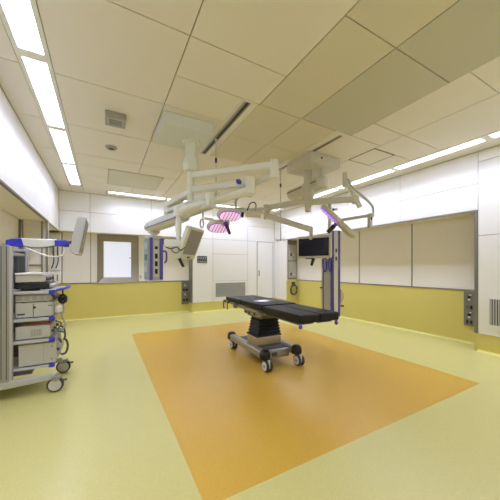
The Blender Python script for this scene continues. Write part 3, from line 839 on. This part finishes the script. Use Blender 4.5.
# right monitor
t = thing('medical_monitor', (2.9, 3.2, 1.4), 'flat monitor with a dark blue screen, beside the tall service column', 'monitor')
C0, C1 = P3(SR[0], SR[1], 2.36), P3(2.595, 4.09, 2.33)
MB().bar(C0, C1, .085, .095, ch=.2).build('upper_arm', M['beigeg'], t)
MB().cyl(C1 + P3(0, 0, .06), C1 - P3(0, 0, .20), .055).build('elbow_joint', M['beigeg'], t)
C2 = CD(306, 228, 4.2)
MB().bar(C1 - P3(0, 0, .13), C2, .085, .10, .075, .085, ch=.25).build('spring_arm', M['beigeg'], t)
C3 = CD(311, 229.5, 4.2)
MB().bar(C2 - (C3 - C2)*.2, C3, .07, .08).build('arm_end', M['beigeg'], t)
MB().cyl(C3 + P3(0, 0, .03), C3 - P3(0, 0, .16), .028).build('drop_tube', M['beigeg'], t)
a_, b_ = CD(297.3, 248, 4.35), CD(330.8, 246, 4.02)
u = (b_ - a_); W = math.hypot(u.x, u.y); u.z = 0; u.normalize()
n = Vector((u.y, -u.x, 0))
mc = (a_ + b_)/2; mc.z = 1.578
v = Vector((0, 0, 1))
X = Matrix(((u.x, n.x, 0, mc.x), (u.y, n.y, 0, mc.y), (0, 0, 1, mc.z), (0, 0, 0, 1)))
MB(X).box((-W/2, -.05, -.175), (W/2, .012, .178)).build('housing', M['beigeg'], t, bevel=.01)
MB(X).box((-W/2 + .034, .010, -.138), (W/2 - .026, .0165, .138)).build('screen', M['screen'], t)
MB(X).box((-.12, .010, -.185), (.02, .03, -.17)).build('button_strip', M['dgrey'], t)
MB(X).cyl((.0, .0, -.18), (-.025, .02, -.29), .026, .02).build('handle', M['black'], t)
MB(X).box((-.13, -.09, -.08), (.0, -.05, .19)).build('back_mount', M['beigeg'], t, bevel=.006)

# right surgical light, seen edge on
t = thing('surgical_light', (3.07, 2.85, 1.93), 'violet lit surgical light seen edge on, above the dark screened monitor', 'surgical light')
E1 = P3(3.47, 2.87, 2.33)
MB().bar(P3(SR[0], SR[1], 2.33), E1, .07, .09, ch=.2).build('upper_arm', M['beigeg'], t)
E2 = CD(344.6, 180, 3.95); E3 = CD(360, 207.5, 3.95)
MB().bar(E2 + P3(0, 0, .11), E2 - P3(0, 0, .11), .055, .04).build('joint_plate', M['beigeg'], t, bevel=.006)
MB().bar(E2 + RT*.03 + P3(0, 0, -.0), E3, .05, .065, ch=.2).build('spring_arm', M['offw'], t)
MB().cyl(E1 + P3(0, 0, .055), E1 - P3(0, 0, .07), .05).build('elbow_joint', M['beigeg'], t)
MB().tube([CD(347.5, 179, 3.93), CD(352, 187, 3.93), CD(361, 195, 3.93), CD(369, 202, 3.93), CD(372.8, 208, 3.93), CD(373, 217, 3.93)], .017, sub=5).build('curved_tube', M['lgrey'], t)
MB().bar(CD(370, 213.5, 3.92), CD(370, 228, 3.92), .055, .05).build('bracket', M['lgrey'], t, bevel=.006)
MB().bar(CD(370, 215.5, 3.92), CD(342, 220, 3.98), .035, .04).build('lower_arm', M['lgrey'], t)
MB().bar(CD(371, 217, 3.90), CD(371, 220, 3.90), .02, .03).build('lock', M['dgrey'], t)
MB().bar(CD(332, 209.5, 4.18), CD(337.5, 209.2, 4.16), .02, .045).build('badge', M['white'], t, label='small white and blue maker badge')
MB().bar(CD(332.3, 209.7, 4.165), CD(334.5, 209.6, 4.16), .01, .03).build('badge_mark', M['blue'], t)
hc = CD(338.5, 221.5, 3.95)
dn = (-RT*.69 - P3(0, 0, .72) + FW*.17).normalized()
X = basis(hc, (RT*.72 - P3(0, 0, .69)), dn)
light_head(t, X, M['lilac'], [(-.155, .0, .19, .13), (.17, .0, .17, .12)], .034)
MB().bar(CD(342, 220, 3.98), hc - dn*.03, .03, .03).build('yoke', M['lgrey'], t)
for k in range(1):
    ld = bpy.data.lights.new('surgical_beam', 'SPOT'); ld.energy = 12; ld.spot_size = math.radians(20); ld.spot_blend = .9
    ld.color = (.8, .7, 1.0); ld.shadow_soft_size = .05
    lo = bpy.data.objects.new('surgical_beam', ld); COL.objects.link(lo)
    src = hc + dn*.06 - RT*.1; tgt = P3(2.05, 3.5, .79)
    lo.location = src; lo.rotation_euler = (tgt - src).to_track_quat('-Z', 'Y').to_euler()

# ------------------------------------------------------------------ operating table
TC = (1.975, 3.2)
t = thing('operating_table', (TC[0], TC[1], 0), 'black padded operating table on a wheeled steel base in the middle of the orange floor', 'operating table')
X = Matrix.Translation((TC[0], TC[1], 0)) @ Matrix.Rotation(-.035, 4, 'Z')
def pad(x0, x1, y0, y1, z0, z1, label=None):
    MB(X).box((x0, y0, z0), (x1, y1, z1)).build('pad', M['pad'], t, bevel=.014, seg=3, label=label)
hw = .258
pad(-hw, hw, .208, .775, .725, .79, 'head section pad')
pad(-hw, hw, -.42, .2, .725, .795, 'back section pad')
pad(-hw, -.004, -1.17, -.428, .70, .785, 'leg section pad nearest the viewer')
pad(.004, hw, -1.17, -.428, .70, .785, 'far leg section pad')
# frame plates and side rails
MB(X).box((-.20, .38, .69), (.20, .74, .722)).build('head_plate', M['steel'], t, bevel=.004)
MB(X).box((-.23, -.44, .665), (.23, .34, .722)).build('back_plate', M['steel'], t, bevel=.004)
for s in (-1, 1):
    MB(X).box((s*.03, -1.10, .675), (s*.22, -.46, .70)).build('leg_plate', M['dgrey'], t, bevel=.004)
    MB(X).box((s*.262, -.30, .69), (s*.272, .33, .715)).box((s*.225, -.20, .695), (s*.265, -.17, .71)).box((s*.225, .22, .695), (s*.265, .25, .71)).build('side_rail', M['steel'], t)
    MB(X).box((s*.262, .42, .70), (s*.272, .70, .722)).box((s*.2, .5, .705), (s*.265, .53, .718)).build('side_rail', M['steel'], t)
    for y in (.36, -.37):
        MB(X).cyl((s*.24, y, .69), (s*.29, y, .69), .035).cyl((s*.29, y, .69), (s*.305, y, .69), .018).build('hinge', M['steel'], t)
# clamps at the head end
for y in (.79, .63):
    MB(X).tube([(-.275, y - .02, .72), (-.285, y, .70), (-.285, y + .01, .66), (-.28, y + .01, .60)], .010, sub=4).box((-.295, y - .05, .70), (-.262, y + .0, .735)).build('clamp', M['dgrey'], t)
for x, y in ((-.235, -1.15), (.235, -1.15), (-.20, -.40)):
    MB(X).lathe((x, y), [(.006, .648), (.016, .655), (.022, .672), (.014, .684), (.012, .71)]).build('knob', M['purple'], t)
# actuator housing under the seat
MB(X).prism([(-.30, .70), (-.30, .64), (-.22, .58), (.14, .58), (.22, .63), (.34, .655), (.34, .70)], 0, -.17, .17).build('tilt_housing', M['dsteel'], t, bevel=.006)
for s in (-1, 1):
    MB(X).box((s*.17, -.24, .615), (s*.225, .16, .665)).build('side_bracket', M['steel'], t, bevel=.008)
    for y in (-.16, -.02, .10): MB(X).cyl((s*.22, y, .64), (s*.236, y, .64), .014).build('bolt', M['dgrey'], t)
# bellows
b = MB(X)
zs = [.345 + i*.0195 for i in range(13)]
vs, fs = [], []
for i, z in enumerate(zs):
    k = 1 - (i / 12) * .2
    e = .0 if i % 2 == 0 else -.016
    ax, ay = (.185 + e)*k, (.155 + e)*k
    cyy = -.03
    vs += [(-ax, cyy - ay, z), (ax, cyy - ay, z), (ax, cyy + ay, z), (-ax, cyy + ay, z)]
for j in range(12):
    fs += [(j*4+i, j*4+(i+1) % 4, (j+1)*4+(i+1) % 4, (j+1)*4+i) for i in range(4)]
fs += [(3, 2, 1, 0), (48, 49, 50, 51)]
b.add(vs, fs).build('bellows', M['rubber'], t)
MB(X).box((-.2, -.185, .215), (.18, .12, .34)).build('column_cover', M['goldsteel'], t, bevel=.02, seg=3)
MB(X).box((-.205, -.19, .335), (.185, .125, .347)).build('column_collar', M['rubber'], t, bevel=.004)
MB(X).box((-.20, -.36, .09), (.20, .42, .205)).build('base_body', M['steel'], t, bevel=.02, seg=3)
MB(X).box((-.19, -.33, .203), (.19, .40, .217)).build('base_cover', M['dgrey'], t, bevel=.006)
MB(X).box((-.08, -.365, .12), (.0, -.36, .17)).build('base_socket', M['dgrey'], t)
for s in (-1, 1):
    MB(X).bar((s*.235, -.44, .182), (s*.235, .56, .182), .10, .10, ch=.2).build('base_rail', M['steel'], t, bevel=.006)
    for y in (-.455, .575):
        MB(X).lathe((s*.235, y), [(.06, .145), (.068, .16), (.068, .205), (.06, .235), (.044, .252), (.02, .26)]).build('rail_bumper', M['black'], t)
        cx_, cy_ = s*.235, y - .03
        w_ = MB(X)
        wr_ = .07
        yaw = .5
        dx, dy = math.cos(yaw), math.sin(yaw)
        ex = s*.235 + .012
        cs = bpy.data.objects.new('caster', None); COL.objects.link(cs)
        cs.parent = t
        wc = X @ Vector((ex, y - .035, 0)); cs.location = Vector((wc.x, wc.y, 0)) - t.location
        for o_ in (-1, 1):
            c0 = Vector((ex + o_*.012, y - .035, wr_)); c1 = Vector((ex + o_*.040, y - .035, wr_))
            MB(X).cyl(c0, c1, wr_, wr_, n=28).build('wheel', M['tyre'], cs, bevel=.005)
            MB(X).cyl(c1 - Vector((o_*.001, 0, 0)), c1 + Vector((o_*.004, 0, 0)), wr_*.78).build('wheel_hub', M['hub'], cs)
            MB(X).cyl(c1, c1 + Vector((o_*.007, 0, 0)), .014).build('axle_cap', M['dgrey'], cs)
        MB(X).box((ex - .011, y - .09, .05), (ex + .011, y + .02, .15)).build('fork', M['hub'], cs, bevel=.004)

# ------------------------------------------------------------------ equipment cart (left), seen from its side
t = thing('equipment_cart', (-.72, 3.6, 0), 'tall grey wheeled equipment cart with blue shelf corners, cut by the left edge of view', 'cart')
YN, YFAR = 3.30, 3.90
def col_part(y0, y1, face):
    b = MB()
    b.box((-1.02, y0, .17), (-.775, y1, 1.468))
    b.build('side_column', M['grey'], t, bevel=.006)
    g = MB()
    for x in (-.985, -.885, -.832, -.795):
        g.box((x - .003, y0 - .002, .2), (x + .003, y0 + .002, 1.45))
    g.build('column_groove', M['dgrey'], t)
col_part(YN, YN + .05, 0)
# far column: hollow upright with a framed opening
b = MB()
b.box((-.905, YFAR - .05, .17), (-.885, YFAR, 1.465)).box((-.765, YFAR - .05, .17), (-.742, YFAR, 1.465)).box((-.885, YFAR - .05, 1.435), (-.765, YFAR, 1.465))
b.build('side_column', M['lgrey'], t)
MB().box((-.886, YFAR - .018, .17), (-.764, YFAR - .004, 1.436)).build('column_back', M['midgrey'], t)
MB().box((-.832, YFAR - .024, .2), (-.828, YFAR - .017, 1.43)).build('column_groove', M['teal'], t)
# inner front edge of the near column
MB().box((-.777, YN + .005, .17), (-.757, YN + .055, 1.45)).build('column_edge', M['lgrey'], t, bevel=.003)
SH = [(.99, .03), (.72, .03), (.505, .03), (.245, .022)]
for i, (z, th_) in enumerate(SH):
    s = MB().box((-.99, YN + .055, z), (-.44, YFAR - .055, z + th_)).build('shelf', M['lgrey'], t, bevel=.004)
    for y in (YN + .05, YFAR - .09):
        MB().box((-.482, y, z - .006), (-.434, y + .04, z + th_ + .006)).build('corner_cap', M['blue'], s, bevel=.005)
# pull-out tray with blue grips
MB().box((-.56, YN + .07, 1.022), (-.385, YFAR - .07, 1.032)).build('tray', M['lgrey'], t, bevel=.003)
MB().tube([(-.42, YN + .05, 1.025), (-.385, YN + .07, 1.03), (-.345, YN + .20, 1.035), (-.335, YN + .40, 1.035), (-.37, YFAR - .07, 1.03)], .013).build('tray_grip', M['blue'], t)
MB().cyl((-.44, YN + .05, .985), (-.405, YN + .04, .955), .028).build('tray_clamp', M['dgrey'], t)
MB().box((-.97, YN + .06, .20), (-.62, YFAR - .06, .243)).build('base_box', M['dgrey'], t, bevel=.004)
# base beams and casters
for y in (YN + .025, YFAR - .025):
    MB().bar((-1.0, y, .135), (-.42, y, .16), .05, .08, .05, .055).build('foot_beam', M['lgrey'], t, bevel=.006)
MB().box((-.99, YN + .05, .13), (-.93, YFAR - .05, .19)).build('cross_beam', M['lgrey'], t)
def caster(x, y, yaw):
    cs = bpy.data.objects.new('caster', None); COL.objects.link(cs)
    cs.parent = t; cs.location = Vector((x, y, 0)) - t.location
    r = .072
    X = Matrix.Translation((x, y, 0)) @ Matrix.Rotation(yaw, 4, 'Z')
    MB(X).cyl((0, -.016, r), (0, .016, r), r, n=36).build('wheel', M['tyre'], cs, bevel=.006)
    for s in (-1, 1):
        MB(X).cyl((0, s*.015, r), (0, s*.019, r), r*.78, n=32).build('wheel_hub', M['hub'], cs)
        MB(X).prism([(-.02, .115), (.02, .11), (.045, .13), (.035, .155), (-.03, .155)], 1, s*.021, s*.027).build('fork', M['grey'], cs)
    MB(X).box((-.02, -.027, .14), (.045, .027, .158)).build('fork_top', M['grey'], cs)
    MB(X).box((.055, -.018, .105), (.10, .018, .117)).box((.045, -.012, .10), (.06, .012, .13)).build('brake_pedal', M['dgrey'], cs, bevel=.003)
caster(-.422, YN + .015, -.12)
caster(-.415, YFAR - .02, -.12)
caster(-.95, YN + .02, .3)
caster(-.95, YFAR - .02, .3)
# monitor arm on the cart
MB().cyl((-.87, 3.6, 1.40), (-.87, 3.6, 1.50), .035).box((-.97, YN + .05, 1.38), (-.77, YFAR - .05, 1.41)).build('arm_post', M['grey'], t)
MB().prism([(-.865, 1.478), (-.865, 1.53), (-.83, 1.545), (-.74, 1.56), (-.72, 1.48), (-.73, 1.46), (-.80, 1.475)], 1, 3.555, 3.645).build('arm_joint', M['blue'], t, bevel=.006)
MB().prism([(-.745, 1.558), (-.44, 1.562), (-.42, 1.535), (-.43, 1.50), (-.53, 1.478), (-.66, 1.462), (-.73, 1.462)], 1, 3.56, 3.64).build('monitor_arm', M['white'], t, bevel=.008)
MB().box((-.46, 3.552, 1.49), (-.35, 3.648, 1.555)).cyl((-.36, 3.6, 1.55), (-.36, 3.6, 1.485), .03).build('arm_joint', M['blue'], t, bevel=.005)
MB().bar((-.36, 3.6, 1.525), (-.27, 3.6, 1.55), .05, .03).build('monitor_bracket', M['dgrey'], t)

tc = thing('medical_monitor', (-.25, 3.6, 1.38), 'grey monitor on the cart arm, seen from its edge against the back wall', 'monitor')
X = Matrix.Translation((-.235, 3.59, 1.60)) @ Matrix.Rotation(math.radians(10), 4, 'Y')
MB(X).prism([(-.045, -.185), (.0, -.205), (.045, -.19), (.045, .205), (.0, .21), (-.045, .195)], 1, -.2, .2).build('housing', M['lgrey'], tc, bevel=.008)
MB(X).box((.044, -.185, -.17), (.052, .185, .185)).build('screen', M['grey'], tc)
MB(X).box((.0, -.205, -.20), (.05, .205, -.185)).build('bezel', M['beigeg'], tc)
tag(MB().tube([(-.70, 3.545, 1.46), (-.60, 3.53, 1.41), (-.50, 3.53, 1.375), (-.42, 3.53, 1.375), (-.38, 3.54, 1.40), (-.355, 3.55, 1.47)], .007).build('cable', M['white']),
    'white cable sagging below the monitor arm of the cart', 'cable')
tag(MB().tube([(-.74, 3.548, 1.48), (-.62, 3.545, 1.462), (-.50, 3.545, 1.475), (-.42, 3.545, 1.50)], .006).build('cable', M['dgrey']),
    'thin dark cable clipped along the underside of the cart monitor arm', 'cable')

# devices on the cart shelves (side faces to the viewer, controls towards the room)
def device(name, z0, z1, x0, x1, m, label, parts=None, y0=YN + .08, y1=YFAR - .10):
    d = thing(name, ((x0+x1)/2, 3.6, z0), label, 'medical device')
    MB().box((x0, y0, z0 + .008), (x1, y1, z1)).build('housing', M[m], d, bevel=.006)
    for x in (x0 + .05, x1 - .05):
        for y in (y0 + .04, y1 - .04): MB().cyl((x, y, z0), (x, y, z0 + .009), .014).build('foot', M['dgrey'], d)
    MB().box((x1 - .001, y0 + .015, z0 + .02), (x1 + .006, y1 - .015, z1 - .01)).build('front_panel', M['lgrey'], d)
    if parts: parts(d, x0, x1, y0, y1)
    return d
def knobs(zs, n=3, m='dgrey'):
    def fn(d, x0, x1, y0, y1):
        for z in zs:
            for k in range(n):
                y = y0 + .05 + k * (y1 - y0 - .1) / max(1, n - 1)
                MB().cyl((x1 + .005, y, z), (x1 + .03, y, z), .018, .015).build('knob', M[m], d)
    return fn
device('control_unit', 1.034, 1.10, -.75, -.48, 'black', 'black unit lying under the beige unit on the top shelf of the cart', knobs([1.066], 3, 'lgrey'))
device('control_unit', 1.10, 1.182, -.75, -.52, 'device', 'beige unit topmost of the stack on the top shelf of the cart', knobs([1.14], 3))
tag(MB().box((-.752, YN + .07, 1.184), (-.535, YFAR - .09, 1.200)).build('tray_lid', M['white'], bevel=.004), 'flat white board lying on the topmost beige unit of the cart', 'board')
def vents5(d, x0, x1, y0, y1):
    for k in range(5):
        MB().box((x0 + .015 + k*.058, y0 - .004, .93), (x0 + .053 + k*.058, y0 + .002, .972)).build('vent', M['grey'], d)
    knobs([.94], 3)(d, x0, x1, y0, y1)
device('control_unit', .905, .985, -.75, -.465, 'device2', 'shallow grey beige unit with five side vents just below the top cart shelf', vents5)
def big1(d, x0, x1, y0, y1):
    MB().cyl((-.60, y0 - .006, .855), (-.60, y0 + .001, .855), .011).build('lock', M['black'], d)
    MB().box((-.735, y0 - .004, .785), (-.675, y0 + .001, .80)).build('name_plate', M['dgrey'], d)
    MB().box((-.612, y0 - .003, .76), (-.608, y0 + .001, .895)).build('seam', M['dgrey'], d)
    MB().box((-.49, y0 - .003, .865), (-.455, y0 + .001, .873)).build('slot', M['dgrey'], d)
    knobs([.84], 2, 'white')(d, x0, x1, y0, y1)
device('control_unit', .752, .905, -.75, -.45, 'device', 'tall beige unit with a round black lock on the second cart shelf', big1)
def vpatch(d, x0, x1, y0, y1):
    for k in range(7):
        MB().box((-.63 + k*.013, y0 - .004, .57), (-.623 + k*.013, y0 + .001, .635)).build('vent', M['grey'], d)
    knobs([.60], 3)(d, x0, x1, y0, y1)
device('control_unit', .537, .672, -.75, -.475, 'device', 'beige unit with a vent patch on the third cart shelf', vpatch)
def plainp(d, x0, x1, y0, y1):
    MB().box((x1 - .10, y0 - .002, .30), (x1 - .097, y0 + .001, .48)).build('seam', M['grey'], d)
    for z in (.32, .45): MB().cyl((x1 - .03, y0 - .004, z), (x1 - .03, y0 + .001, z), .006).build('screw', M['dgrey'], d)
    knobs([.40], 2)(d, x0, x1, y0, y1)
device('control_unit', .269, .49, -.725, -.43, 'device', 'large plain beige box on the lowest cart shelf', plainp)
tag(MB().tube([(-.70, YN + .12, .758 - .1), (-.62, YN + .09, .685), (-.53, YN + .09, .69), (-.47, YN + .12, .685)], .006).build('cable', M['red']), 'red cable lying on the unit of the third cart shelf', 'cable')
# cables and hanging items on the room side of the cart
xx = -.415
tag(MB().tube([(xx, 3.45, .93), (xx + .05, 3.44, .84), (xx + .03, 3.46, .74), (xx + .06, 3.48, .64), (xx + .01, 3.46, .55), (xx + .04, 3.47, .45), (xx + .01, 3.45, .36)], .010).build('cable', M['lgrey']), 'thick pale cable hanging down the knob side of the cart', 'cable')
tag(MB().tube([(xx, 3.55, .62), (xx + .04, 3.53, .60), (xx + .055, 3.5, .52), (xx + .04, 3.48, .48), (xx, 3.46, .50)], .009).build('cable', M['dgrey']), 'dark looped cable at the third shelf of the cart', 'cable')
tag(MB().tube([(xx, 3.60, .44), (xx + .05, 3.58, .46), (xx + .075, 3.55, .40), (xx + .06, 3.52, .33), (xx + .02, 3.5, .32)], .011).build('cable', M['dgrey']), 'dark looped cable beside the lowest large box of the cart', 'cable')
tag(MB().tube([(xx - .02, 3.42, .70), (xx + .03, 3.42, .67), (xx + .0, 3.42, .60), (xx + .05, 3.44, .57)], .008).build('cable', M['green']), 'short green cable between the second and third shelves of the cart', 'cable')
t2 = thing('cable_reel', (-.372, 3.42, .88), 'round black holder hanging below the blue tray grip of the cart', 'holder')
X = Matrix.Translation((-.372, 3.42, .925)) @ Matrix.Rotation(math.radians(-30), 4, 'Z')
ring = [(0.034*math.cos(a), 0, .04*math.sin(a)) for a in [2*math.pi*k/20 for k in range(21)]]
MB(X).tube(ring, .015, sub=1).build('ring', M['black'], t2)
MB(X).cyl((0, -.008, 0), (0, .008, 0), .02).box((-.006, -.004, .03), (.006, .004, .10)).build('hub', M['black'], t2)
tag(MB().lathe((-.405, 3.40), [(.02, .79), (.034, .80), (.036, .85), (.02, .87)]).build('camera_coupler', M['white']), 'small white round coupler hanging beside the lock unit of the cart', 'coupler')
